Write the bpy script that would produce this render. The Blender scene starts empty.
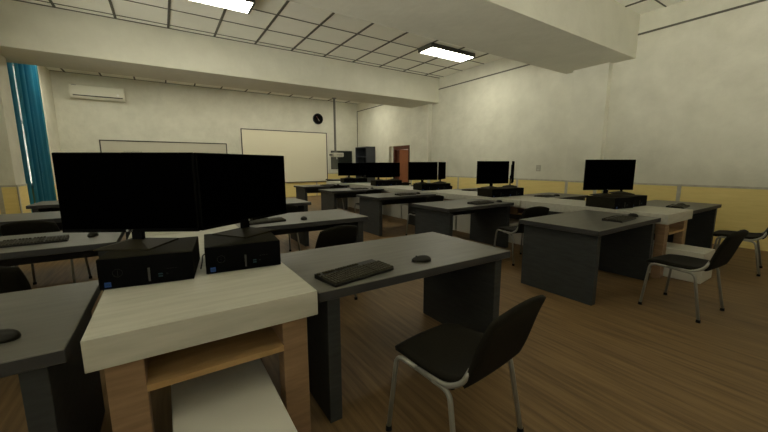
import bpy, bmesh, math, random
from mathutils import Vector, Matrix, Euler
random.seed(7)
PI = math.pi
WORLD_LOW, WORLD_HIGH, LAMP = 11.5, 0.75, 20.0
scene = bpy.context.scene
COL = scene.collection

# ------------------------------------------------------------------ materials
def new_mat(name):
    m = bpy.data.materials.new(name); m.use_nodes = True
    nt = m.node_tree; b = nt.nodes.get('Principled BSDF')
    return m, nt, b

def plain(name, col, rough=0.5, metal=0.0, spec=0.5, emit=None, estr=0.0):
    m, nt, b = new_mat(name)
    b.inputs['Base Color'].default_value = (*col, 1)
    b.inputs['Roughness'].default_value = rough
    b.inputs['Metallic'].default_value = metal
    b.inputs['Specular IOR Level'].default_value = spec
    if emit:
        b.inputs['Emission Color'].default_value = (*emit, 1)
        b.inputs['Emission Strength'].default_value = estr
    return m

def noisy(name, c1, c2, scale=(1, 1, 1), nscale=4.0, rough=0.6, bump=0.0, detail=6, spec=0.4, lo=0.3, hi=0.7, bscale=None, fine=0.0):
    """two colours mixed by a stretched noise (grain), optional bump"""
    m, nt, b = new_mat(name)
    N = nt.nodes; L = nt.links
    tc = N.new('ShaderNodeTexCoord'); mp = N.new('ShaderNodeMapping')
    mp.inputs['Scale'].default_value = scale
    L.new(tc.outputs['Object'], mp.inputs['Vector'])
    n = N.new('ShaderNodeTexNoise'); n.inputs['Scale'].default_value = nscale; n.inputs['Detail'].default_value = detail
    n.inputs['Roughness'].default_value = 0.6
    L.new(mp.outputs[0], n.inputs['Vector'])
    r = N.new('ShaderNodeValToRGB')
    r.color_ramp.elements[0].position = lo; r.color_ramp.elements[0].color = (*c1, 1)
    r.color_ramp.elements[1].position = hi; r.color_ramp.elements[1].color = (*c2, 1)
    L.new(n.outputs['Fac'], r.inputs['Fac'])
    L.new(r.outputs['Color'], b.inputs['Base Color'])
    b.inputs['Roughness'].default_value = rough
    b.inputs['Specular IOR Level'].default_value = spec
    if bump:
        bp = N.new('ShaderNodeBump'); bp.inputs['Strength'].default_value = bump; bp.inputs['Distance'].default_value = 0.02
        if bscale:
            n2 = N.new('ShaderNodeTexNoise'); n2.inputs['Scale'].default_value = bscale; n2.inputs['Detail'].default_value = 5
            L.new(tc.outputs['Object'], n2.inputs['Vector']); L.new(n2.outputs['Fac'], bp.inputs['Height'])
        else:
            L.new(n.outputs['Fac'], bp.inputs['Height'])
        L.new(bp.outputs['Normal'], b.inputs['Normal'])
    return m

M = {}
M['plaster'] = noisy('plaster', (0.60, 0.587, 0.482), (0.69, 0.676, 0.562), (1, 1, 1), 2.4, 0.9, 0.6, 7, 0.15, bscale=7)
M['beam'] = noisy('beam_plaster', (0.585, 0.573, 0.472), (0.645, 0.632, 0.525), (1, 1, 1), 2.2, 0.9, 0.35, 7, 0.15, bscale=7)
M['ceiling'] = noisy('ceiling_tile', (0.87, 0.865, 0.77), (0.90, 0.895, 0.80), (1, 1, 1), 3, 0.95, 0, 4, 0.1)
M['tbar'] = plain('ceiling_grid_metal', (0.11, 0.105, 0.085), 0.6, spec=0.2)
M['line'] = plain('dark_trunking', (0.12, 0.115, 0.09), 0.6, spec=0.2)
M['dado'] = noisy('yellow_laminate', (0.74, 0.60, 0.235), (0.82, 0.67, 0.275), (1, 1, 9), 3.5, 0.55, 0, 6, 0.25)
M['strip'] = noisy('grey_strip', (0.38, 0.36, 0.29), (0.52, 0.5, 0.41), (2, 2, 2), 6, 0.6, 0, 4, 0.25)
M['floor'] = noisy('brown_laminate_floor', (0.098, 0.059, 0.023), (0.220, 0.138, 0.060), (9, 0.45, 1), 3.2, 0.55, 0, 9, 0.25, 0.32, 0.70)
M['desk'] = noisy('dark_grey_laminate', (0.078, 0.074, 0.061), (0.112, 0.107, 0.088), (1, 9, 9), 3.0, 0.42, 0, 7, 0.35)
M['edge'] = plain('shaded_edge_band', (0.040, 0.039, 0.038), 0.6, spec=0.15)  # darker than the tabletop, so the edges carry their shade in the colour
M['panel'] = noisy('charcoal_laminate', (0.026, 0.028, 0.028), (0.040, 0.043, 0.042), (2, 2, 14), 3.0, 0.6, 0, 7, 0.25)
M['white'] = noisy('white_grained_laminate', (0.40, 0.388, 0.32), (0.50, 0.485, 0.41), (1, 8, 8), 3.0, 0.6, 0.06, 8, 0.3)
M['duct'] = noisy('white_painted_board', (0.50, 0.485, 0.42), (0.55, 0.535, 0.465), (1, 1, 1), 2.0, 0.5, 0, 3, 0.3)
M['wood'] = noisy('brown_wood', (0.21, 0.130, 0.070), (0.30, 0.192, 0.108), (1, 1, 8), 5.0, 0.55, 0, 7, 0.3)
M['lightwood'] = noisy('light_oak', (0.33, 0.20, 0.085), (0.42, 0.27, 0.12), (1, 8, 1), 4.0, 0.55, 0, 6, 0.3)
M['case'] = noisy('black_painted_steel', (0.013, 0.0115, 0.0065), (0.017, 0.015, 0.0085), (1, 1, 1), 30, 0.75, 0, 3, 0.06)
M['black'] = plain('black_plastic', (0.0015, 0.0015, 0.0014), 0.6, spec=0.04)
M['screen'] = plain('black_screen', (0.0004, 0.0004, 0.0004), 0.9, spec=0.0)
M['bezel'] = plain('dark_bezel', (0.0015, 0.0015, 0.0012), 0.7, spec=0.03)
M['base'] = plain('dark_brown_stand', (0.018, 0.015, 0.0075), 0.6, spec=0.08)
M['keyblack'] = plain('keyboard_black', (0.004, 0.0036, 0.0022), 0.5, spec=0.3)
M['keys'] = noisy('key_caps', (0.022, 0.0195, 0.0105), (0.034, 0.030, 0.017), (1, 1, 1), 60, 0.6, 0, 2, 0.15)
M['mouse'] = plain('mouse_black', (0.010, 0.009, 0.005), 0.35, spec=0.25)
M['blue'] = plain('blue_sticker', (0.008, 0.055, 0.25), 0.5)
M['silver'] = plain('silver_plastic', (0.055, 0.052, 0.045), 0.5, spec=0.3)
M['cyan'] = plain('blue_port', (0.0, 0.035, 0.05), 0.5)
M['mark'] = plain('pale_print', (0.30, 0.29, 0.25), 0.5)
M['dim'] = plain('dim_print', (0.004, 0.004, 0.0038), 0.5, spec=.2)
M['uphol'] = noisy('black_upholstery', (0.006, 0.005, 0.0025), (0.010, 0.0085, 0.0045), (1, 1, 1), 90, 0.85, 0, 3, 0.15)
M['tube'] = plain('grey_steel_tube', (0.24, 0.235, 0.205), 0.4, metal=0.25, spec=0.5)
M['rubber'] = plain('black_rubber', (0.006, 0.006, 0.006), 0.7, spec=0.2)
M['housing'] = plain('lamp_housing', (0.06, 0.058, 0.048), 0.6)
M['glow'] = plain('lamp_diffuser', (0.9, 0.9, 0.8), 0.5, emit=(1.0, 0.965, 0.80), estr=LAMP)
M['acwhite'] = plain('air_conditioner_plastic', (0.70, 0.68, 0.56), 0.45, spec=0.3)
M['acdark'] = plain('vent_dark', (0.03, 0.028, 0.02), 0.6)
M['acgloss'] = plain('display_white', (0.8, 0.79, 0.74), 0.3)
M['board_a'] = plain('projection_board', (0.74, 0.70, 0.53), 0.5, spec=0.3)
M['board_b'] = plain('white_board', (0.53, 0.505, 0.40), 0.5, spec=0.3)
M['frame'] = plain('board_frame', (0.055, 0.052, 0.042), 0.5)
M['clock'] = plain('clock_black', (0.008, 0.008, 0.007), 0.4)
M['hand'] = plain('clock_hand', (0.30, 0.26, 0.22), 0.5)
M['red'] = plain('red_mark', (0.16, 0.03, 0.025), 0.5)
M['pole'] = plain('grey_pole', (0.15, 0.145, 0.12), 0.5)
M['proj'] = plain('projector_white', (0.56, 0.54, 0.44), 0.4)
M['door'] = noisy('red_brown_door', (0.22, 0.075, 0.028), (0.27, 0.095, 0.037), (6, 6, 1), 4.0, 0.5, 0, 5, 0.3)
M['doorframe'] = noisy('dark_door_frame', (0.075, 0.022, 0.010), (0.095, 0.030, 0.014), (6, 6, 1), 4.0, 0.5, 0, 5, 0.3)
M['steelgrey'] = plain('blue_grey_cabinet', (0.042, 0.047, 0.056), 0.5)
M['steeldark'] = plain('dark_cabinet_inside', (0.018, 0.021, 0.026), 0.6)
M['greygreen'] = plain('grey_green_panel', (0.085, 0.088, 0.068), 0.6)
M['winwhite'] = plain('window_frame_white', (0.62, 0.60, 0.50), 0.5)
M['switch'] = plain('switch_plate', (0.36, 0.34, 0.265), 0.5)

def glass_mat():
    m, nt, b = new_mat('window_glass')
    b.inputs['Base Color'].default_value = (0.75, 0.78, 0.74, 1)
    b.inputs['Roughness'].default_value = 0.35
    b.inputs['Transmission Weight'].default_value = 0.9
    return m
M['glass'] = glass_mat()

def curtain_mat():
    m, nt, b = new_mat('teal_curtain')
    N = nt.nodes; L = nt.links
    tc = N.new('ShaderNodeTexCoord'); mp = N.new('ShaderNodeMapping'); mp.inputs['Scale'].default_value = (0.1, 3.5, 0.02)
    L.new(tc.outputs['Object'], mp.inputs['Vector'])
    n = N.new('ShaderNodeTexNoise'); n.inputs['Scale'].default_value = 2.0; n.inputs['Detail'].default_value = 5
    L.new(mp.outputs[0], n.inputs['Vector'])
    r = N.new('ShaderNodeValToRGB')
    r.color_ramp.elements[0].position = 0.35; r.color_ramp.elements[0].color = (0.06, 0.34, 0.50, 1)
    r.color_ramp.elements[1].position = 0.68; r.color_ramp.elements[1].color = (0.26, 0.66, 0.76, 1)
    L.new(n.outputs['Fac'], r.inputs['Fac']); L.new(r.outputs['Color'], b.inputs['Base Color'])
    b.inputs['Roughness'].default_value = 0.8; b.inputs['Specular IOR Level'].default_value = 0.1
    tr = N.new('ShaderNodeBsdfTranslucent'); L.new(r.outputs['Color'], tr.inputs['Color'])
    ms = N.new('ShaderNodeMixShader'); ms.inputs[0].default_value = 0.5
    L.new(b.outputs[0], ms.inputs[1]); L.new(tr.outputs[0], ms.inputs[2])
    L.new(ms.outputs[0], N.get('Material Output').inputs['Surface'])
    return m
M['curtain'] = curtain_mat()

def dots_mat():
    m, nt, b = new_mat('dark_board_with_coloured_dots')
    N = nt.nodes; L = nt.links
    tc = N.new('ShaderNodeTexCoord')
    v = N.new('ShaderNodeTexVoronoi'); v.inputs['Scale'].default_value = 14
    L.new(tc.outputs['Object'], v.inputs['Vector'])
    lt = N.new('ShaderNodeMath'); lt.operation = 'LESS_THAN'; lt.inputs[1].default_value = 0.2
    L.new(v.outputs['Distance'], lt.inputs[0])
    hs = N.new('ShaderNodeMixRGB'); hs.blend_type = 'MULTIPLY'; hs.inputs[0].default_value = 1
    hs.inputs[2].default_value = (0.05, 0.07, 0.02, 1)
    L.new(v.outputs['Color'], hs.inputs[1])
    mx = N.new('ShaderNodeMixRGB'); mx.inputs[1].default_value = (0.006, 0.009, 0.007, 1)
    L.new(lt.outputs[0], mx.inputs[0]); L.new(hs.outputs[0], mx.inputs[2])
    L.new(mx.outputs[0], b.inputs['Base Color']); b.inputs['Roughness'].default_value = 0.5
    return m
M['dots'] = dots_mat()

# ------------------------------------------------------------------ mesh helpers
def box(bm, x0, x1, y0, y1, z0, z1, bev=0.0, mat=None, seg=1):
    vs = [bm.verts.new((x, y, z)) for x in (x0, x1) for y in (y0, y1) for z in (z0, z1)]
    idx = [(0, 1, 3, 2), (4, 6, 7, 5), (0, 4, 5, 1), (2, 3, 7, 6), (0, 2, 6, 4), (1, 5, 7, 3)]
    fs = [bm.faces.new([vs[i] for i in f]) for f in idx]
    if mat is not None:
        bmesh.ops.transform(bm, matrix=mat, verts=vs)
    if bev:
        es = list({e for f in fs for e in f.edges})
        bmesh.ops.bevel(bm, geom=es, offset=bev, segments=seg, profile=0.5, affect='EDGES')
    return vs

def tube(bm, pts, r, n=10, cap=True):
    """round bar through the points, mitred at bends"""
    pts = [Vector(p) for p in pts]
    rings = []
    up = None
    for i, p in enumerate(pts):
        if i == 0: d = (pts[1] - p).normalized()
        elif i == len(pts) - 1: d = (p - pts[i - 1]).normalized()
        else: d = ((p - pts[i - 1]).normalized() + (pts[i + 1] - p).normalized()).normalized()
        if up is None:
            up = Vector((0, 0, 1)) if abs(d.z) < 0.9 else Vector((1, 0, 0))
        a = d.cross(up).normalized(); b = a.cross(d).normalized(); up = b
        rings.append([bm.verts.new(p + r * (math.cos(2 * PI * k / n) * a + math.sin(2 * PI * k / n) * b)) for k in range(n)])
    for r0, r1 in zip(rings, rings[1:]):
        for k in range(n):
            bm.faces.new((r0[k], r0[(k + 1) % n], r1[(k + 1) % n], r1[k]))
    if cap:
        bm.faces.new(rings[0][::-1]); bm.faces.new(rings[-1])

def rounded(pts, rad, seg=5):
    """polyline with its corners rounded"""
    pts = [Vector(p) for p in pts]; out = [pts[0]]
    for i in range(1, len(pts) - 1):
        a, b, c = pts[i - 1], pts[i], pts[i + 1]
        r = min(rad, (a - b).length * 0.45, (c - b).length * 0.45)
        p0 = b + (a - b).normalized() * r; p1 = b + (c - b).normalized() * r
        for k in range(seg + 1):
            t = k / seg
            out.append((1 - t) ** 2 * p0 + 2 * t * (1 - t) * b + t * t * p1)
    out.append(pts[-1]); return out

def cyl(bm, c, axis, r, h, n=24, r2=None):
    """capped cylinder from c along axis"""
    c = Vector(c); axis = Vector(axis).normalized()
    tmp = Vector((0, 0, 1)) if abs(axis.z) < 0.9 else Vector((1, 0, 0))
    a = axis.cross(tmp).normalized(); b = axis.cross(a).normalized()
    r2 = r if r2 is None else r2
    r0 = [bm.verts.new(c + r * (math.cos(2 * PI * k / n) * a + math.sin(2 * PI * k / n) * b)) for k in range(n)]
    r1 = [bm.verts.new(c + axis * h + r2 * (math.cos(2 * PI * k / n) * a + math.sin(2 * PI * k / n) * b)) for k in range(n)]
    for k in range(n):
        bm.faces.new((r0[k], r0[(k + 1) % n], r1[(k + 1) % n], r1[k]))
    bm.faces.new(r0[::-1]); bm.faces.new(r1)

def cushion(bm, f, nu=12, nv=12, th=0.03, k=0.34):
    """closed pad following the surface f(u,v), u,v in -1..1, rounded outline"""
    def mp(u, v): return (u * math.sqrt(1 - k * v * v / 1.0), v * math.sqrt(1 - k * u * u / 1.0))
    def P(u, v):
        a, b = mp(u, v); return Vector(f(a, b))
    def Nrm(u, v):
        e = 1e-3; a, b = mp(u, v)
        du = Vector(f(a + e, b)) - Vector(f(a - e, b)); dv = Vector(f(a, b + e)) - Vector(f(a, b - e))
        return du.cross(dv).normalized()
    top, bot = [], []
    for i in range(nu + 1):
        u = -1 + 2 * i / nu; rt, rb = [], []
        for j in range(nv + 1):
            v = -1 + 2 * j / nv
            m = max(abs(u), abs(v)); e = 1.0 if m < 0.86 else math.sqrt(max(0.0, 1 - ((m - 0.86) / 0.14) ** 2)) * 0.45 + 0.55
            n = Nrm(u, v) * th * 0.5 * e; p = P(u, v)
            rt.append(bm.verts.new(p + n)); rb.append(bm.verts.new(p - n))
        top.append(rt); bot.append(rb)
    for i in range(nu):
        for j in range(nv):
            bm.faces.new((top[i][j], top[i + 1][j], top[i + 1][j + 1], top[i][j + 1]))
            bm.faces.new((bot[i][j], bot[i][j + 1], bot[i + 1][j + 1], bot[i + 1][j]))
    edge = [(i, 0) for i in range(nu)] + [(nu, j) for j in range(nv)] + [(i, nv) for i in range(nu, 0, -1)] + [(0, j) for j in range(nv, 0, -1)]
    for a, b in zip(edge, edge[1:] + edge[:1]):
        bm.faces.new((top[a[0]][a[1]], bot[a[0]][a[1]], bot[b[0]][b[1]], top[b[0]][b[1]]))

def obj(name, bm, mat, parent=None, smooth=False, loc=None):
    me = bpy.data.meshes.new(name)
    bmesh.ops.recalc_face_normals(bm, faces=bm.faces[:])
    bm.to_mesh(me); bm.free()
    if smooth:
        for p in me.polygons: p.use_smooth = True
        if smooth == 'auto':
            try: me.set_sharp_from_angle(angle=math.radians(40))
            except Exception: pass
    for m in (mat if isinstance(mat, (list, tuple)) else [mat]): me.materials.append(m)
    o = bpy.data.objects.new(name, me); COL.objects.link(o)
    if parent: o.parent = parent
    if loc: o.location = loc
    return o

def B(*boxes, bev=0.0):
    bm = bmesh.new()
    for b in boxes: box(bm, *b, bev=bev)
    return bm

def thing(name, label, cat, loc=(0, 0, 0), rz=0.0, group=None):
    o = bpy.data.objects.new(name, None); COL.objects.link(o)
    o.empty_display_size = 0.1
    o.location = loc; o.rotation_euler = (0, 0, rz)
    o['label'] = label; o['category'] = cat
    if group: o['group'] = group
    return o

def tag(o, label, cat, group=None):
    o['label'] = label; o['category'] = cat
    if group: o['group'] = group
    return o

def struct(name, bm, mat, parent=None):
    o = obj(name, bm, mat, parent)
    if parent is None: o['kind'] = 'structure'
    return o

KIDS = {}
def kids(o):
    if o.name not in KIDS:
        KIDS[o.name] = [c for c in COL.objects if c.parent == o]
    return KIDS[o.name]

def dup(root, loc, rz, label):
    def cp(o, parent):
        c = o.copy(); COL.objects.link(c)
        if parent: c.parent = parent
        for ch in kids(o): cp(ch, c)
        return c
    r = cp(root, None)
    r.location = loc; r.rotation_euler = (0, 0, rz); r['label'] = label
    return r

# ------------------------------------------------------------------ room
XL, XR, YB, YF, ZC = -2.60, 7.90, 14.40, -2.60, 4.19
struct('floor', B((XL - 1.5, XR + .3, YF - .2, YB + .3, -0.1, 0)), M['floor'])
struct('ceiling', B((XL - .6, XR + .2, YF - .2, YB + .2, ZC, ZC + 0.1)), M['ceiling'])
struct('wall_back', B((XL - .6, XR + .2, YB, YB + .2, 0, ZC)), M['plaster'])
FZ0, FZ1 = .8, 1.45  # unseen window openings behind the camera, added to let light in
struct('wall_front', B((XL - .6, XR + .2, YF - .2, YF, 0, FZ0), (XL - .6, XR + .2, YF - .2, YF, FZ1, ZC), (XL - .6, -2.0, YF - .2, YF, FZ0, FZ1), (2.3, 3.1, YF - .2, YF, FZ0, FZ1), (7.4, XR + .2, YF - .2, YF, FZ0, FZ1)), M['plaster'])
for k, (x0, x1) in enumerate(((-2.0, 2.3), (3.1, 7.4))):
    ya, yb = YF - .15, YF - .08
    struct('window_%d' % (k + 5), B((x0, x0 + .07, ya, yb, FZ0, FZ1), (x1 - .07, x1, ya, yb, FZ0, FZ1), (x0, x1, ya, yb, FZ0, FZ0 + .07), (x0, x1, ya, yb, FZ1 - .07, FZ1), ((x0 + x1) / 2 - .04, (x0 + x1) / 2 + .04, ya, yb, FZ0, FZ1)), M['winwhite'])
# right wall with the doorway opening
DY0, DY1, DZ = 10.33, 11.38, 2.10
DY2 = 11.74
struct('wall_right', B((XR, XR + .2, YF, DY0, 0, ZC), (XR, XR + .2, DY2, YB, 0, ZC), (XR, XR + .2, DY0, DY2, DZ, ZC), (XR + .12, XR + .2, DY1, DY2, 0, DZ)), M['plaster'])
# left wall: window opening behind the curtain
WY0, WY1, WZ0, WZ1 = 9.95, 12.3, 0.86, 3.75
OPEN = [(-2.2, -.2, .70, 3.3), (0.5, 3.0, .70, 3.3), (5.7, 7.1, .70, 3.2), (WY0, WY1, WZ0, WZ1)]  # all but the last are unseen openings added to light the room
parts = []; yy = YF
for y0, y1, z0, z1 in OPEN:
    parts += [(XL - .25, XL, yy, y0, 0, ZC), (XL - .25, XL, y0, y1, 0, z0), (XL - .25, XL, y0, y1, z1, ZC)]; yy = y1
parts.append((XL - .25, XL, yy, YB, 0, ZC))
struct('wall_left', B(*parts), M['plaster'])
for k, (y0, y1, z0, z1) in enumerate(OPEN[:3]):
    f = [(XL - .18, XL - .10, y0, y0 + .07, z0, z1), (XL - .18, XL - .10, y1 - .07, y1, z0, z1), (XL - .18, XL - .10, y0, y1, z0, z0 + .07), (XL - .18, XL - .10, y0, y1, z1 - .07, z1), (XL - .18, XL - .10, (y0 + y1) / 2 - .04, (y0 + y1) / 2 + .04, z0, z1)]
    struct('window_%d' % (k + 2), B(*f), M['winwhite'])
w = struct('window_1', B((XL - .18, XL - .10, WY0, WY0 + .07, WZ0, WZ1), (XL - .18, XL - .10, WY1 - .07, WY1, WZ0, WZ1),
                         (XL - .18, XL - .10, WY0, WY1, WZ0, WZ0 + .07), (XL - .18, XL - .10, WY0, WY1, WZ1 - .07, WZ1),
                         (XL - .18, XL - .10, (WY0 + WY1) / 2 - .04, (WY0 + WY1) / 2 + .04, WZ0, WZ1),
                         (XL - .18, XL - .10, WY0, WY1, 2.35, 2.42)), M['winwhite'])
obj('pane', B((XL - .145, XL - .135, WY0 + .05, WY1 - .05, WZ0 + .05, WZ1 - .05)), M['glass'], w)
obj('window_sill', B((XL - .10, XL + .035, WY0 - .05, WY1 + .05, WZ0 - .03, WZ0)), M['winwhite'], w)

# beams and pillars
BZ = 3.40
struct('trim_1', B((XL, XR, 8.76, 10.05, BZ, ZC)), M['beam'])
struct('trim_2', B((XL, XR, 3.13, 4.49, BZ, ZC)), M['beam'])
struct('trim_3', B((XR - .15, XR, 9.10, 10.08, 0, BZ)), M['plaster'])
struct('trim_4', B((XR - .15, XR, 3.53, 4.25, 0, BZ)), M['plaster'])
struct('trim_5', B((XL, -2.33, 9.10, 9.67, 0, BZ)), M['plaster'])
struct('trim_6', B((XL, -2.33, 3.45, 4.30, 0, BZ)), M['plaster'])
struct('trim_7', B((XL, -2.585, 13.2, YB, 0, ZC)), M['plaster'])

# ceiling grid of the suspended tiles
bm = bmesh.new()
def segs(lo, hi):
    out = []
    for a, b in ((YF, 3.13), (4.49, 8.76), (10.05, YB)): out.append((a, b))
    return out
x = 1.215 - 0.865 * 4
while x < XR:
    for a, b in segs(0, 0): box(bm, x - .021, x + .021, a, b, ZC - .012, ZC)
    x += 0.865
y = 6.893 - 0.832 * 11
while y < YB:
    if any(a < y < b for a, b in segs(0, 0)): box(bm, XL, XR, y - .011, y + .011, ZC - .009, ZC)
    y += 0.832
box(bm, XL, XR, 8.735, 8.76, ZC - .012, ZC)
struct('trim_8', bm, M['tbar'])

# dark trunking line high on the right wall and down the corner
bm = bmesh.new()
for a, b in segs(0, 0): box(bm, XR - .02, XR, a, b, 3.815, 3.845)
box(bm, XR - .02, XR, YB - .02, YB, 1.0, 3.84)
struct('trim_9', bm, M['line'])

# yellow dado panels with grey strips
DH = 0.965
def dado(name, x0, x1, y0, y1, seams, DH=0.965):
    o = struct(name, B((x0, x1, y0, y1, 0, DH)), M['dado'])
    bm = bmesh.new()
    e = .004
    if DH > .9: box(bm, x0 - e, x1 + e, y0 - e, y1 + e, DH, 1.0)
    for s in seams:
        if x1 - x0 < y1 - y0: box(bm, x0 - e, x1 + e, s - .03, s + .03, 0, DH)
        else: box(bm, s - .03, s + .03, y0 - e, y1 + e, 0, DH)
    obj('joint_strip', bm, M['strip'], o)
t = .012
dado('trim_10', XR - t, XR, YF, 3.53, (-1.6, 0.3, 2.21, 3.46))
dado('trim_11', XR - t, XR, 4.25, 9.10, (4.30, 5.60, 7.75))
dado('trim_12', XR - t, XR, DY1 + .08, YB - .02, (11.9, 12.6))
dado('trim_13', XR - .15 - t, XR - .15, 3.53, 4.25, (3.58, 4.2))
dado('trim_14', XR - .15 - t, XR - .15, 9.10, 10.08, (9.4, 10.0))
dado('trim_15', XL, XR - t, YB - t, YB, (-1.2, 0.4, 2.0, 3.9, 5.77, 7.3))
dado('trim_16', -2.33, -2.33 + t, 9.10, 9.67, (9.13,))
dado('trim_17', XL, -2.33, 9.10 - t, 9.10, (-2.55,))
dado('trim_18', XL, XL + t, 9.67, 13.2, (12.6,), WZ0 - .03)
dado('trim_19', XL, XL + t, 4.30, 9.08, (5.2, 7.0, 8.9), WZ0 - .03)
dado('trim_20', XR - .15, XR, 3.53 - t, 3.53, ())

# door
d = struct('door_1', B((XR - .025, XR + .2, DY0 - .0, DY0 + .06, 0, DZ), (XR - .025, XR + .2, DY1 - .06, DY1, 0, DZ), (XR - .025, XR + .2, DY0 + .06, DY1 - .06, DZ - .15, DZ)), M['doorframe'])
obj('door_leaf', B((XR + .0, XR + .045, DY0 + .06, DY0 + .66, 0.005, DZ - .155), bev=.003), M['door'], d)
obj('side_leaf', B((XR + .09, XR + .13, DY0 + .66, DY1 - .06, 0.005, DZ - .155)), M['doorframe'], d)
bm = bmesh.new(); tube(bm, rounded([(XR, DY0 + .6, 1.0), (XR - .05, DY0 + .6, 1.0), (XR - .05, DY0 + .48, 1.0)], .02), .009)
obj('door_handle', bm, M['silver'], d, True)

# ------------------------------------------------------------------ things on the walls and ceiling
def frame_board(name, label, cat, x0, x1, z0, z1, mat, fw=.035, dp=.03):
    th = thing(name, label, cat, ((x0 + x1) / 2, YB, z0))
    w = (x1 - x0) / 2; h = z1 - z0
    obj('frame', B((-w, w, -dp, 0, 0, fw), (-w, w, -dp, 0, h - fw, h), (-w, -w + fw, -dp, 0, fw, h - fw), (w - fw, w, -dp, 0, fw, h - fw)), M['frame'], th)
    obj('writing_surface', B((-w + fw, w - fw, -dp * .6, -.002, fw, h - fw)), mat, th)
    return th
rb = frame_board('whiteboard', 'large bright whiteboard with thin dark frame right of centre on the back wall', 'whiteboard', 2.69, 6.31, 1.005, 2.785, M['board_a'])
rb.location.z = 0.61 + 0.0
for c in list(kids(rb)): bpy.data.objects.remove(c)
KIDS.pop(rb.name, None)
bm = B((-1.81, 1.81, -.045, -.013, 0, .035), (-1.81, 1.81, -.045, -.013, 2.14, 2.175), (-1.81, -1.775, -.045, -.013, .035, 2.14), (1.775, 1.81, -.045, -.013, .035, 2.14))
obj('frame', bm, M['frame'], rb)
obj('writing_surface', B((-1.775, 1.775, -.034, -.0165, .035, 2.14)), M['board_a'], rb)
lb = frame_board('whiteboard', 'low wide dull whiteboard under the air conditioner, left on the back wall', 'whiteboard', -1.64, 2.16, 1.0, 2.19, M['board_b'])
bm = bmesh.new(); rnd = random.Random(3)
tube(bm, [(-1.30 + .022 * i, -.022, .80 + (.035 if i % 2 else -.02) + rnd.uniform(-.015, .015)) for i in range(24)], .006, 6)
obj('marker_writing', bm, M['frame'], lb)

# bulletin board with a dark dotted poster
th = thing('notice_board', 'small dark framed notice board on the back wall beside the corner', 'notice board', (7.04, YB, 1.17))
obj('frame', B((-.54, .54, -.03, 0, 0, .03), (-.54, .54, -.03, 0, .81, .84), (-.54, -.51, -.03, 0, .03, .81), (.51, .54, -.03, 0, .03, .81)), M['frame'], th)
obj('left_panel', B((-.51, -.18, -.02, -.002, .03, .81)), M['greygreen'], th)
obj('poster', B((-.18, .51, -.024, -.002, .03, .81)), M['dots'], th)

# clock
th = thing('wall_clock', 'round black wall clock above the whiteboard on the back wall', 'clock', (5.92, YB, 3.365))
bm = bmesh.new(); cyl(bm, (0, 0, 0), (0, -1, 0), .235, .04, 40); obj('clock_case', bm, M['clock'], th, 'auto')
bm = bmesh.new(); cyl(bm, (0, -.04, 0), (0, -1, 0), .205, .004, 40, .20); obj('clock_face', bm, M['black'], th, 'auto')
for nm, ang, ln, wd, mt in (('hour_hand', 150, .10, .012, 'hand'), ('minute_hand', 325, .13, .009, 'red')):
    bm = B((-wd, wd, -.050, -.045, -.01, ln)); o = obj(nm, bm, M[mt], th); o.rotation_euler = (0, math.radians(ang), 0)

# air conditioner
th = thing('air_conditioner', 'white split air conditioner high on the back wall near the curtain', 'air conditioner', (-1.50, YB, 3.42))
bm = bmesh.new()
prof = [(0, 0.02), (0, .42), (-.16, .42), (-.21, .39), (-.225, .12), (-.19, .03), (-.12, 0.0)]
ring = []
for x in (-.665, .665):
    ring.append([bm.verts.new((x, p[0], p[1])) for p in prof])
for i in range(len(prof)):
    j = (i + 1) % len(prof); bm.faces.new((ring[0][i], ring[0][j], ring[1][j], ring[1][i]))
bm.faces.new(ring[0]); bm.faces.new(ring[1][::-1])
obj('body', bm, M['acwhite'], th)
obj('air_outlet', B((-.60, .62, -.231, -.20, .072, .100)), M['acdark'], th)
bm = bmesh.new(); cyl(bm, (.50, -.2175, .17), (0, -1, 0), .038, .008, 20); obj('display', bm, M['acgloss'], th)
obj('maker_mark', B((-.61, -.50, -.2165, -.212, .375, .388)), M['pole'], th)

# ceiling projector on its pole
th = thing('ceiling_projector', 'white projector hanging on a long grey pole from the ceiling beam', 'projector', (4.62, 9.88, BZ))
bm = bmesh.new(); tube(bm, [(0, 0, 0), (0, 0, -1.67)], .035, 14); cyl(bm, (0, 0, -.02), (0, 0, 1), .07, .02, 20)
obj('pole', bm, M['pole'], th, 'auto')
obj('body', B((-.12, .22, -.15, .13, -1.79, -1.66), bev=.015), M['proj'], th)
bm = bmesh.new(); cyl(bm, (-.05, .13, -1.73), (0, 1, 0), .045, .05, 20); obj('lens', bm, M['acdark'], th, 'auto')
obj('side_knob', B((-.20, -.12, -.04, .02, -1.75, -1.70)), M['pole'], th)
obj('vent', B((-.03, .16, -.153, -.149, -1.735, -1.72)), M['pole'], th)
bm = bmesh.new(); tube(bm, [(0.02, -.05, -1.79), (.02, -.05, -1.86)], .012, 8); obj('receiver', bm, M['acgloss'], th)

# wall switch on right wall
th = thing('wall_switch', 'small double light switch plate on the right wall', 'light switch', (XR, 5.02, 1.27))
obj('plate', B((-.012, 0, -.06, .06, -.075, .075), bev=.003), M['switch'], th)
obj('rocker', B((-.017, -.012, -.045, .045, .008, .055)), M['strip'], th)
obj('rocker', B((-.017, -.012, -.045, .045, -.055, -.008)), M['strip'], th)

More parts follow.
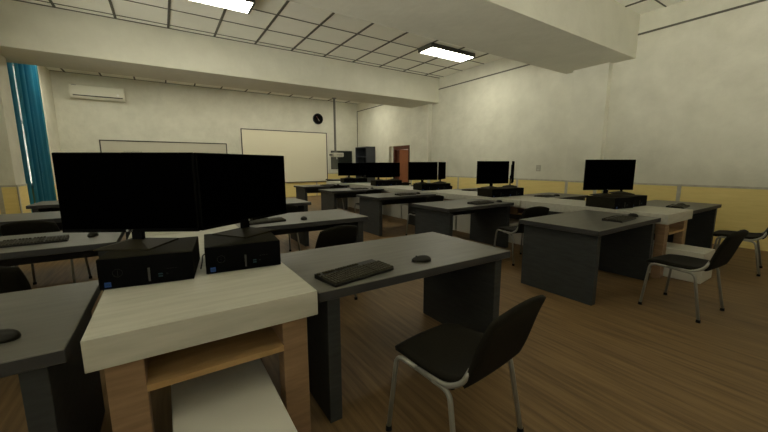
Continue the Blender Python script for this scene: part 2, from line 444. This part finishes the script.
# ceiling lamps
def make_lamp():
    th = thing('ceiling_lamp', '', 'ceiling lamp', (0, 0, ZC - .012), group='rectangular ceiling lamps')
    obj('housing', B((-.70, .70, -.24, .24, -.055, 0), (-.70, .70, -.24, -.228, -.098, -.055), (-.70, .70, .228, .24, -.098, -.055)), M['housing'], th)
    obj('end_cap', B((-.735, -.70, -.245, .245, -.108, 0)), M['housing'], th)
    obj('end_cap', B((.70, .735, -.245, .245, -.108, 0)), M['housing'], th)
    obj('diffuser', B((-.70, .70, -.228, .228, -.100, -.055)), M['glow'], th)
    return th
lamp = make_lamp()
lamp.location = (0.825, 6.62, ZC - .012); lamp['label'] = 'lit rectangular ceiling lamp at the top of the view, left one'
dup(lamp, (6.22, 6.62, ZC - .012), 0, 'lit rectangular ceiling lamp between the two beams beside the right wall')
dup(lamp, (0.84, 12.2, ZC - .012), 0, 'unseen ceiling lamp added behind the far beam, on the left')  # this and the next lamps are unseen, added to brighten the back bay
dup(lamp, (6.33, 12.2, ZC - .012), 0, 'unseen ceiling lamp added behind the far beam, on the right')
dup(lamp, (-1.60, 12.2, ZC - .012), 0, 'unseen ceiling lamp added behind the far beam, beside the curtain')
dup(lamp, (3.58, 12.2, ZC - .012), 0, 'unseen ceiling lamp added behind the far beam, middle one')

# curtains
def curtain(name, label, y0, y1, z0, z1, x, amp, folds):
    bm = bmesh.new(); n = int(folds * 12); a, b = [], []
    for i in range(n + 1):
        s = i / n; y = y0 + (y1 - y0) * s
        dx = amp * math.sin(s * folds * 2 * PI) + amp * .4 * math.sin(s * folds * 5.3 + 1)
        a.append((x + dx, y)); 
    lo = [bm.verts.new((p[0] + .004 * math.sin(i), p[1], z0)) for i, p in enumerate(a)]
    hi = [bm.verts.new((p[0], p[1], z1)) for p in a]
    for i in range(n): bm.faces.new((lo[i], lo[i + 1], hi[i + 1], hi[i]))
    bmesh.ops.solidify(bm, geom=bm.faces[:], thickness=.006)
    o = obj(name, bm, M['curtain'], None, True)
    tag(o, label, 'curtain', 'teal curtains at the left window'); return o
curtain('curtain', 'narrow strip of teal curtain next to the left pillar', 9.70, 10.765, 0.06, 4.08, -2.505, .024, 3)
curtain('curtain', 'wide pleated teal curtain covering the window near the back corner', 10.80, 12.62, 0.06, 4.08, -2.505, .040, 5)
bm = bmesh.new(); tube(bm, [(-2.505, 9.60, 4.10), (-2.505, 13.1, 4.10)], .012, 10)
for y in (10.3, 11.6, 13.0): tube(bm, [(-2.505, y, 4.10), (XL, y, 4.10)], .008, 8)
tag(obj('curtain_rod', bm, M['pole'], None, True), 'thin rod carrying the teal curtains on the left wall', 'curtain rod')

# shelf cabinet by the right wall in the back corner
th = thing('shelf_cabinet', 'tall dark blue-grey open shelf cabinet in the back right corner', 'cabinet', (7.66, 13.28, 0))
obj('body', B((-.22, .22, -.50, -.47, 0, 2.15), (-.22, .22, .47, .50, 0, 2.15), (-.22, .22, -.47, .47, 2.12, 2.15), (-.22, .22, -.47, .47, 0, .06)), M['steelgrey'], th)
obj('back_panel', B((.20, .22, -.47, .47, .06, 2.12)), M['steeldark'], th)
for z in (.45, .90, 1.30, 1.71):
    obj('shelf', B((-.21, .20, -.47, .47, z, z + .02)), M['steelgrey'], th)

# ------------------------------------------------------------------ furniture
Y0, PER, COLX = 1.469, 1.94, 5.087
ROW = ['nearest row', 'second row', 'third row', 'fourth row', 'farthest row']
ISL = ['central island', 'right island']

def make_desk():
    th = thing('office_desk', '', 'desk', group='dark grey desks in rows')
    W, D = 1.46, .84
    tt = obj('tabletop', B((0, W, 0, D, .70, .75), bev=.003), [M['desk'], M['edge']], th)
    for p in tt.data.polygons:
        if abs(p.normal.z) < .5: p.material_index = 1
    for x in (.055, W - .125):
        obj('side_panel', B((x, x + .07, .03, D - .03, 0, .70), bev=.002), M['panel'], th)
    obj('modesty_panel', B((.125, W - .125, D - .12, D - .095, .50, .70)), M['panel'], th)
    return th
desk0 = make_desk(); desk_used = [False]
def put_desk(x, y, label):
    if not desk_used[0]:
        desk_used[0] = True; desk0.location = (x, y, 0); desk0['label'] = label; return desk0
    return dup(desk0, (x, y, 0), 0, label)

def make_cab():
    th = thing('computer_bench', '', 'cabinet', group='white computer benches between the desks')
    W = .83; L = 1.925
    obj('worktop', B((0, W, 0, L, .668, .785), bev=.002), M['white'], th)
    for x in (.045, .670):
        obj('post', B((x, x + .115, .03, .12, 0, .668), bev=.002), M['wood'], th)
    obj('shelf', B((.16, .67, .022, .90, .525, .55)), M['lightwood'], th)
    for x in (.14, .67):
        obj('side_board', B((x, x + .02, .12, .90, .525, .668)), M['wood'], th)
    obj('back_board', B((.16, .67, .88, .90, .55, .668)), M['wood'], th)
    obj('cable_duct', B((.225, .625, -.30, 1.60, 0, .355), bev=.004), M['duct'], th)
    return th
cab0 = make_cab()

def make_pc():
    th = thing('desktop_computer', '', 'computer', group='black desktop computers lying flat')
    w, d, h = .193, .40, .147
    obj('case', B((-w, w, .012, d, .004, h), bev=.003), M['case'], th)
    obj('front_panel', B((-w, w, 0, .012, .002, h - .001), bev=.002), M['black'], th)
    bm = bmesh.new(); n = 24
    tube(bm, [(-.118 + .019 * math.cos(2 * PI * k / n), -.0015, .075 + .019 * math.sin(2 * PI * k / n)) for k in range(n + 1)], .0012, 6, False)
    box(bm, -.119, -.117, -.002, 0, .062, .088)
    obj('power_button', bm, M['silver'] if False else M['dim'], th)
    obj('sticker', B((-.172, -.147, -.0015, 0, .012, .035)), M['blue'], th)
    bm = bmesh.new()
    for i in range(3): box(bm, -.167 + i * .006, -.164 + i * .006, -.0022, -.0015, .018, .029)
    obj('sticker_print', bm, M['cyan'], th)
    obj('silver_strip', B((.000, .009, -.002, 0, .018, .085)), M['silver'], th)
    obj('usb_port', B((.042, .060, -.002, 0, .046, .052)), M['cyan'], th)
    obj('usb_port', B((.042, .060, -.002, 0, .034, .040)), M['cyan'], th)
    obj('audio_port', B((.075, .083, -.002, 0, .042, .050)), M['dim'], th)
    bm = bmesh.new()
    for i in range(4): box(bm, .078 + i * .012, .086 + i * .012, -.002, 0, .070, .073)
    obj('printed_marks', bm, M['dim'], th)
    for sx in (-.16, .16):
        for sy in (.04, .36):
            bm = bmesh.new(); cyl(bm, (sx, sy, 0), (0, 0, 1), .012, .004, 12); obj('rubber_foot', bm, M['rubber'], th)
    return th
pc0 = make_pc()

def make_monitor():
    th = thing('monitor', '', 'monitor', group='black flat screen monitors')
    bm = bmesh.new()
    # low pyramid base
    a = .135; pts = [(-a, -a), (a, -a), (a, a), (-a, a)]
    lo = [bm.verts.new((p[0], p[1], 0)) for p in pts]; l2 = [bm.verts.new((p[0], p[1], .008)) for p in pts]
    hi = [bm.verts.new((p[0] * .16, p[1] * .16 + .0, .034)) for p in pts]
    for i in range(4):
        j = (i + 1) % 4
        bm.faces.new((lo[i], lo[j], l2[j], l2[i])); bm.faces.new((l2[i], l2[j], hi[j], hi[i]))
    bm.faces.new(lo[::-1]); bm.faces.new(hi)
    obj('stand_base', bm, M['base'], th)
    obj('stand_neck', B((-.030, .030, -.012, .012, .03, .22), bev=.004), M['black'], th)
    H0, H1, W = .080, .494, .350
    bm = B((-W, W, -.052, -.030, H0, H1), bev=.004)
    box(bm, -.22, .22, -.030, -.012, H0 + .08, H1 - .06, bev=.01)
    obj('housing', bm, M['bezel'], th)
    obj('screen', B((-W + .007, W - .007, -.0535, -.0518, H0 + .018, H1 - .007)), M['screen'], th)
    obj('bottom_bezel', B((-W + .004, W - .004, -.055, -.0518, H0 + .001, H0 + .0165)), M['bezel'], th)
    bm = bmesh.new(); cyl(bm, (-.017, -.055, H0 + .009), (0, -1, 0), .0062, .0008, 16)
    obj('logo', bm, M['mark'], th)
    cu = bpy.data.curves.new('brand', 'FONT'); cu.body = 'LG'; cu.size = .015; cu.extrude = .0003
    to = bpy.data.objects.new('tmp', cu); COL.objects.link(to)
    dg = bpy.context.evaluated_depsgraph_get(); dg.update()
    me = bpy.data.meshes.new_from_object(to.evaluated_get(dg)); bpy.data.objects.remove(to)
    me.materials.clear(); me.materials.append(M['silver'])
    me.transform(Matrix.Translation((-.007, -.0556, H0 + .0038)) @ Matrix.Rotation(PI / 2, 4, 'X'))
    lo_ = bpy.data.objects.new('lettering', me); COL.objects.link(lo_); lo_.parent = th
    return th
mon0 = make_monitor()

def make_keyboard():
    th = thing('keyboard', '', 'keyboard', group='black computer keyboards')
    bm = bmesh.new()
    # wedge body
    W, D = .21, .098
    vs = [bm.verts.new(p) for p in ((-W, -D, 0), (W, -D, 0), (W, D, 0), (-W, D, 0), (-W, -D, .014), (W, -D, .014), (W, D, .026), (-W, D, .026))]
    for f in ((0, 3, 2, 1), (4, 5, 6, 7), (0, 1, 5, 4), (1, 2, 6, 5), (2, 3, 7, 6), (3, 0, 4, 7)): bm.faces.new([vs[i] for i in f])
    bmesh.ops.bevel(bm, geom=bm.edges[:], offset=.002, segments=1, affect='EDGES')
    obj('body', bm, M['keyblack'], th)
    sl = .012 / (2 * D)
    def key(bm, x, y, w, d):
        z = .014 + (y + D) * sl
        vs = [bm.verts.new(p) for p in ((x - w, y - d, z), (x + w, y - d, z), (x + w, y + d, z), (x - w, y + d, z))]
        k = .0032; vt = [bm.verts.new(p) for p in ((x - w + k, y - d + k, z + .008), (x + w - k, y - d + k, z + .008), (x + w - k, y + d - k, z + .0085), (x - w + k, y + d - k, z + .0085))]
        for i in range(4):
            j = (i + 1) % 4; bm.faces.new((vs[i], vs[j], vt[j], vt[i]))
        bm.faces.new(vt)
    def plate(bm, xs, ys):
        """continuous key field: one welded sheet with a raised cap per key"""
        for i, x in enumerate(xs):
            for y in ys: key(bm, x, y, .00936, .01325)
        bmesh.ops.remove_doubles(bm, verts=bm.verts[:], dist=.0004)
    st = .01872; ys = [-.080 + r * .0265 for r in range(5)]
    for nm, c0, c1 in (('letter_keys', 0, 15), ('navigation_keys', 15.4, 18), ('number_pad', 18.5, 22)):
        bm = bmesh.new(); n = int(c1 - c0) if nm != 'navigation_keys' else 3
        n = {'letter_keys': 15, 'navigation_keys': 3, 'number_pad': 4}[nm]
        plate(bm, [-.199 + (c0 + i) * st for i in range(n)], ys if nm != 'navigation_keys' else ys)
        if nm == 'navigation_keys':
            pass
        obj(nm, bm, M['keys'], th)
    for c0 in (0, 2, 6.5, 11):
        bm = bmesh.new()
        for i in range(1 if c0 == 0 else 4): key(bm, -.199 + (c0 + i) * st, .073, .00936, .0095)
        bmesh.ops.remove_doubles(bm, verts=bm.verts[:], dist=.0004)
        obj('function_keys', bm, M['keys'], th)
    return th
kb0 = make_keyboard()

def make_mouse():
    th = thing('computer_mouse', '', 'mouse', group='black computer mice')
    bm = bmesh.new()
    bmesh.ops.create_uvsphere(bm, u_segments=20, v_segments=12, radius=1)
    for v in bm.verts:
        x, y, z = v.co
        x *= 1.12; y *= 1.1
        w = .032 * (1 - .12 * y) * (1 + .05 * math.cos(y * 4)); v.co = (x * w, y * .058, max(z, -.25) * (.030 + .006 * -y) + .0085)
    mn = min(v.co.z for v in bm.verts)
    for v in bm.verts: v.co.z = max(0, v.co.z - mn)
    obj('body', bm, M['mouse'], th, True)
    bm = bmesh.new(); cyl(bm, (-.003, .033, .029), (1, 0, 0), .007, .006, 14); obj('scroll_wheel', bm, M['rubber'], th)
    return th
ms0 = make_mouse()

def make_chair():
    th = thing('chair', '', 'chair', group='black padded chairs with grey tube legs')
    def seat(u, v):
        y = .022 + .230 * v
        z = .450 - .016 * (1 - u * u) * (1 - v * v) - (.022 * max(0, (v - .3) / .7) ** 2) + .014 * max(0, (-v - .6) / .4)
        return (.230 * u * (1.0 - .03 * v), y, z)
    bm = bmesh.new(); cushion(bm, seat, 16, 16, .038, .17)
    obj('seat', bm, M['uphol'], th, True)
    def back(u, v):
        s = (v + 1) / 2
        w = .228 * (1 - .04 * s)
        q = max(s, 0)
        y = -.190 - .110 * q ** .62 - .030 * q ** 4 - .016 * (1 - u * u) * (.3 + .7 * s) + .006
        z = .440 + .372 * s - .024 * (u * u) * s
        return (w * u, y, z)
    bm = bmesh.new(); cushion(bm, back, 16, 16, .030, .15)
    obj('backrest', bm, M['uphol'], th, True)
    r = .0120
    for sx in (-1, 1):
        for nm, foot, top, nxt in (('f', (sx * .255, .222, .018), (sx * .232, .185, .428), (sx * .230, .04, .424)), ('r', (sx * .255, -.222, .018), (sx * .234, -.150, .414), (sx * .232, -.05, .419))):
            bm = bmesh.new(); tube(bm, rounded([foot, top, nxt], .05), r)
            lg = obj('leg', bm, M['tube'], th, True)
            bm = bmesh.new(); cyl(bm, (foot[0], foot[1], 0), (0, 0, 1), .017, .026, 14, .015); obj('rubber_foot', bm, M['rubber'], lg)
        bm = bmesh.new(); tube(bm, rounded([(sx * .231, .05, .424), (sx * .232, -.13, .428), (sx * .222, -.205, .475), (sx * .208, -.232, .545)], .06), r)
        obj('back_support', bm, M['tube'], th, True)
    bm = bmesh.new(); tube(bm, [(-.23, .10, .422), (.23, .10, .422)], r * .9)
    obj('cross_bar', bm, M['tube'], th, True)
    bm = bmesh.new(); tube(bm, [(-.232, -.07, .418), (.232, -.07, .418)], r * .9)
    obj('cross_bar', bm, M['tube'], th, True)
    bm = bmesh.new(); tube(bm, [(-.230, .05, .424), (-.232, -.06, .419)], r); 
    obj('side_rail', bm, M['tube'], th, True)
    bm = bmesh.new(); tube(bm, [(.230, .05, .424), (.232, -.06, .419)], r); 
    obj('side_rail', bm, M['tube'], th, True)
    return th
ch0 = make_chair()

used = {}
def put(proto, loc, rz, label):
    if proto.name not in used:
        used[proto.name] = 1; proto.location = loc; proto.rotation_euler = (0, 0, rz); proto['label'] = label; return proto
    return dup(proto, loc, rz, label)

R = math.radians
benches = []
for c in (0, 1):
    for r in range(5):
        if c == 0 and r == 4: continue
        yy = Y0 + r * PER; ox = c * COLX
        sx = {(1, 0): .03, (1, 2): .048, (0, 1): -.02, (0, 0): .014}.get((c, r), 0)
        put(desk0, (-1.80 + ox + (.01 if c else 0) + sx, yy, 0), 0, f'dark grey desk left of the white bench, {ROW[r]}, {ISL[c]}')
        put(desk0, (.582 + ox + (0 if (c, r) in ((1, 2), (0, 0)) else sx), yy + (.03 if (c, r) == (0, 1) else 0), 0), 0, f'dark grey desk right of the white bench, {ROW[r]}, {ISL[c]}')
        bench = put(cab0, (-.275 + ox + (sx * .7 if (c, r) == (1, 0) else 0), yy - .052, 0), 0, f'white topped wooden bench under two computers, {ROW[r]}, {ISL[c]}')
        benches.append((bench, r))
        dx = .035 if c else 0
        put(pc0, (-.100 + ox + dx, yy + .474, .785), R(-8.5), f'black desktop computer under the left monitor, {ROW[r]}, {ISL[c]}')
        put(pc0, (.342 + ox + dx, yy + .469, .785), R(-5), f'black desktop computer under the right monitor, {ROW[r]}, {ISL[c]}')
        mx = (.19, .20, .14, .12, .19)[r] if c else 0
        put(mon0, (-.138 + ox + mx + {(1, 1): -.045, (1, 2): -.035}.get((c, r), 0), yy + .765, .932), R({(1, 1): -13.5, (1, 2): -22}.get((c, r), -30.8)), f'black monitor on the left computer, {ROW[r]}, {ISL[c]}')
        put(mon0, (.414 + ox + mx, yy + .795, .932), R(34.1), f'black monitor on the right computer, {ROW[r]}, {ISL[c]}')
# only the bench at the near end of each island stands on wooden posts
for bench, r in benches:
    if r > 0:
        for o in [o for o in COL.objects if o.parent == bench and o.name.startswith('post')]: bpy.data.objects.remove(o)
# cable between the near computers
for c in (0, 1):
    bm = bmesh.new(); tube(bm, rounded([(.135, 2.08, .7895), (.157, 2.25, .7895), (.168, 2.38, .7895), (.21, 2.47, .7895)], .03), .004, 8)
    o = obj('computer_cable', bm, M['rubber'], None, True, (c * COLX + (.03 if c else 0), 0, 0))
    tag(o, f'short black cable between the two computers, nearest row, {ISL[c]}', 'cable')

KB = 'black keyboard on the {} desk, {}, {}'
MS = 'black mouse on the {} desk, {}, {}'
kbs = [(0, 0, 'right', .868, 1.625, 11), (0, 1, 'left', -.915, 3.735, 6), (0, 1, 'right', .875, 3.72, 6), (0, 2, 'right', .92, 5.62, 4), (0, 2, 'left', -.80, 5.62, -3), (0, 3, 'left', -.92, 7.55, 4), (0, 3, 'right', .95, 7.55, 2),
       (1, 0, 'left', 4.215, 1.668, 4), (1, 0, 'right', 6.17, 1.715, 6), (1, 1, 'left', 4.20, 3.62, 3), (1, 1, 'right', 6.08, 3.70, 3), (1, 2, 'left', 4.15, 5.55, 5), (1, 3, 'left', 4.15, 7.50, 0), (1, 4, 'left', 4.15, 9.45, 2), (1, 2, 'right', 6.12, 5.60, 3), (1, 3, 'right', 6.12, 7.55, 3), (1, 4, 'right', 6.12, 9.5, 3)]
for c, r, s, x, y, a in kbs: put(kb0, (x, y, .75), R(a), KB.format(s, ROW[r], ISL[c]))
mss = [(0, 0, 'right', 1.345, 1.622, 62), (0, 0, 'left', -.535, 1.675, 68), (0, 1, 'left', -.555, 3.81, -10), (0, 1, 'right', 1.30, 3.66, -15), (0, 2, 'right', 1.35, 5.6, 0), (0, 3, 'left', -.55, 7.6, 5), (0, 3, 'right', 1.35, 7.6, 5),
       (1, 0, 'left', 4.62, 1.69, -20), (1, 0, 'right', 6.44, 1.76, -15), (1, 1, 'left', 4.62, 3.60, -10), (1, 1, 'right', 6.42, 3.66, 0), (1, 2, 'left', 4.52, 5.6, 0), (1, 3, 'left', 4.52, 7.5, 0), (1, 4, 'left', 4.5, 9.5, 0), (1, 2, 'right', 6.45, 5.65, 0), (1, 3, 'right', 6.45, 7.6, 0)]
for c, r, s, x, y, a in mss: put(ms0, (x, y, .75), R(a), MS.format(s, ROW[r], ISL[c]))

def chair(x, y, back_angle, label):
    """back_angle: direction (deg) in which the backrest points"""
    put(ch0, (x, y, 0), R(back_angle + 90), label)
chair(1.151, 1.105, -83.7, 'black chair seen from behind in front of the nearest desk, bottom centre')
chair(4.060, 1.016, -94.9, 'black chair seen side-on at the front of the right island')
chair(6.25, 1.07, -83, 'black chair cut off by the right edge, close to the yellow wall panels')
chair(4.20, 2.908, -104, 'black chair half hidden behind the near left desk of the right island')
chair(1.26, 3.08, -80, 'black chair at the right desk, second row, central island')
chair(1.36, 4.98, -88, 'black chair at the right desk, third row, central island')
chair(-.93, 3.04, -92, 'black chair at the left desk, second row, central island')
chair(-1.13, 5.09, -99, 'black chair at the left desk, third row, central island')
chair(4.14, 4.94, -90, 'black chair at the left desk, third row, right island')
chair(4.03, 6.9, -90, 'black chair at the left desk, fourth row, right island')
chair(4.0, 8.82, -88, 'black chair at the left desk, farthest row, right island')
chair(6.42, 7.03, -92, 'black chair at the right desk, fourth row, right island')
chair(6.42, 8.98, -88, 'black chair at the right desk, farthest row, right island')

# teacher's desk by the back wall
put(desk0, (5.97, 13.0, 0), 0, 'lone dark grey desk against the back wall below the notice board')

# ------------------------------------------------------------------ world, camera, view
wd = bpy.data.worlds.new('world'); scene.world = wd; wd.use_nodes = True
# dim sky above; glow added below the horizon lights ceiling and beams through windows
wn = wd.node_tree.nodes; wl = wd.node_tree.links
tc = wn.new('ShaderNodeTexCoord'); sp = wn.new('ShaderNodeSeparateXYZ'); wl.new(tc.outputs['Generated'], sp.inputs[0])
mr = wn.new('ShaderNodeMapRange'); mr.inputs['From Min'].default_value = -.12; mr.inputs['From Max'].default_value = .06
mr.inputs['To Min'].default_value = WORLD_LOW; mr.inputs['To Max'].default_value = WORLD_HIGH
wl.new(sp.outputs['Z'], mr.inputs['Value'])
wn['Background'].inputs[0].default_value = (1.0, 0.97, 0.84, 1)
wl.new(mr.outputs[0], wn['Background'].inputs[1])

cd = bpy.data.cameras.new('camera'); cam = bpy.data.objects.new('camera', cd); COL.objects.link(cam)
cd.sensor_width = 36; cd.lens = 36 * 336.61 / 768; cd.clip_start = .02; cd.clip_end = 100
yaw, pitch, roll = .577917, -.15061, -.0021
fwd = Vector((math.sin(yaw) * math.cos(pitch), math.cos(yaw) * math.cos(pitch), math.sin(pitch)))
rt = Vector((math.cos(yaw), -math.sin(yaw), 0)); up = rt.cross(fwd)
c_, s_ = math.cos(roll), math.sin(roll)
r2, u2 = c_ * rt + s_ * up, -s_ * rt + c_ * up
cam.matrix_world = Matrix(((r2.x, u2.x, -fwd.x, 0), (r2.y, u2.y, -fwd.y, 0), (r2.z, u2.z, -fwd.z, 1.36), (0, 0, 0, 1)))
scene.camera = cam

scene.view_settings.view_transform = 'Standard'
scene.view_settings.look = 'None'
scene.view_settings.gamma = 1
scene.view_settings.use_curve_mapping = False
scene.view_settings.exposure = 0.0
scene.cycles.max_bounces = 10
scene.cycles.diffuse_bounces = 7
scene.cycles.use_denoising = True
scene.cycles.caustics_reflective = False
scene.cycles.caustics_refractive = False
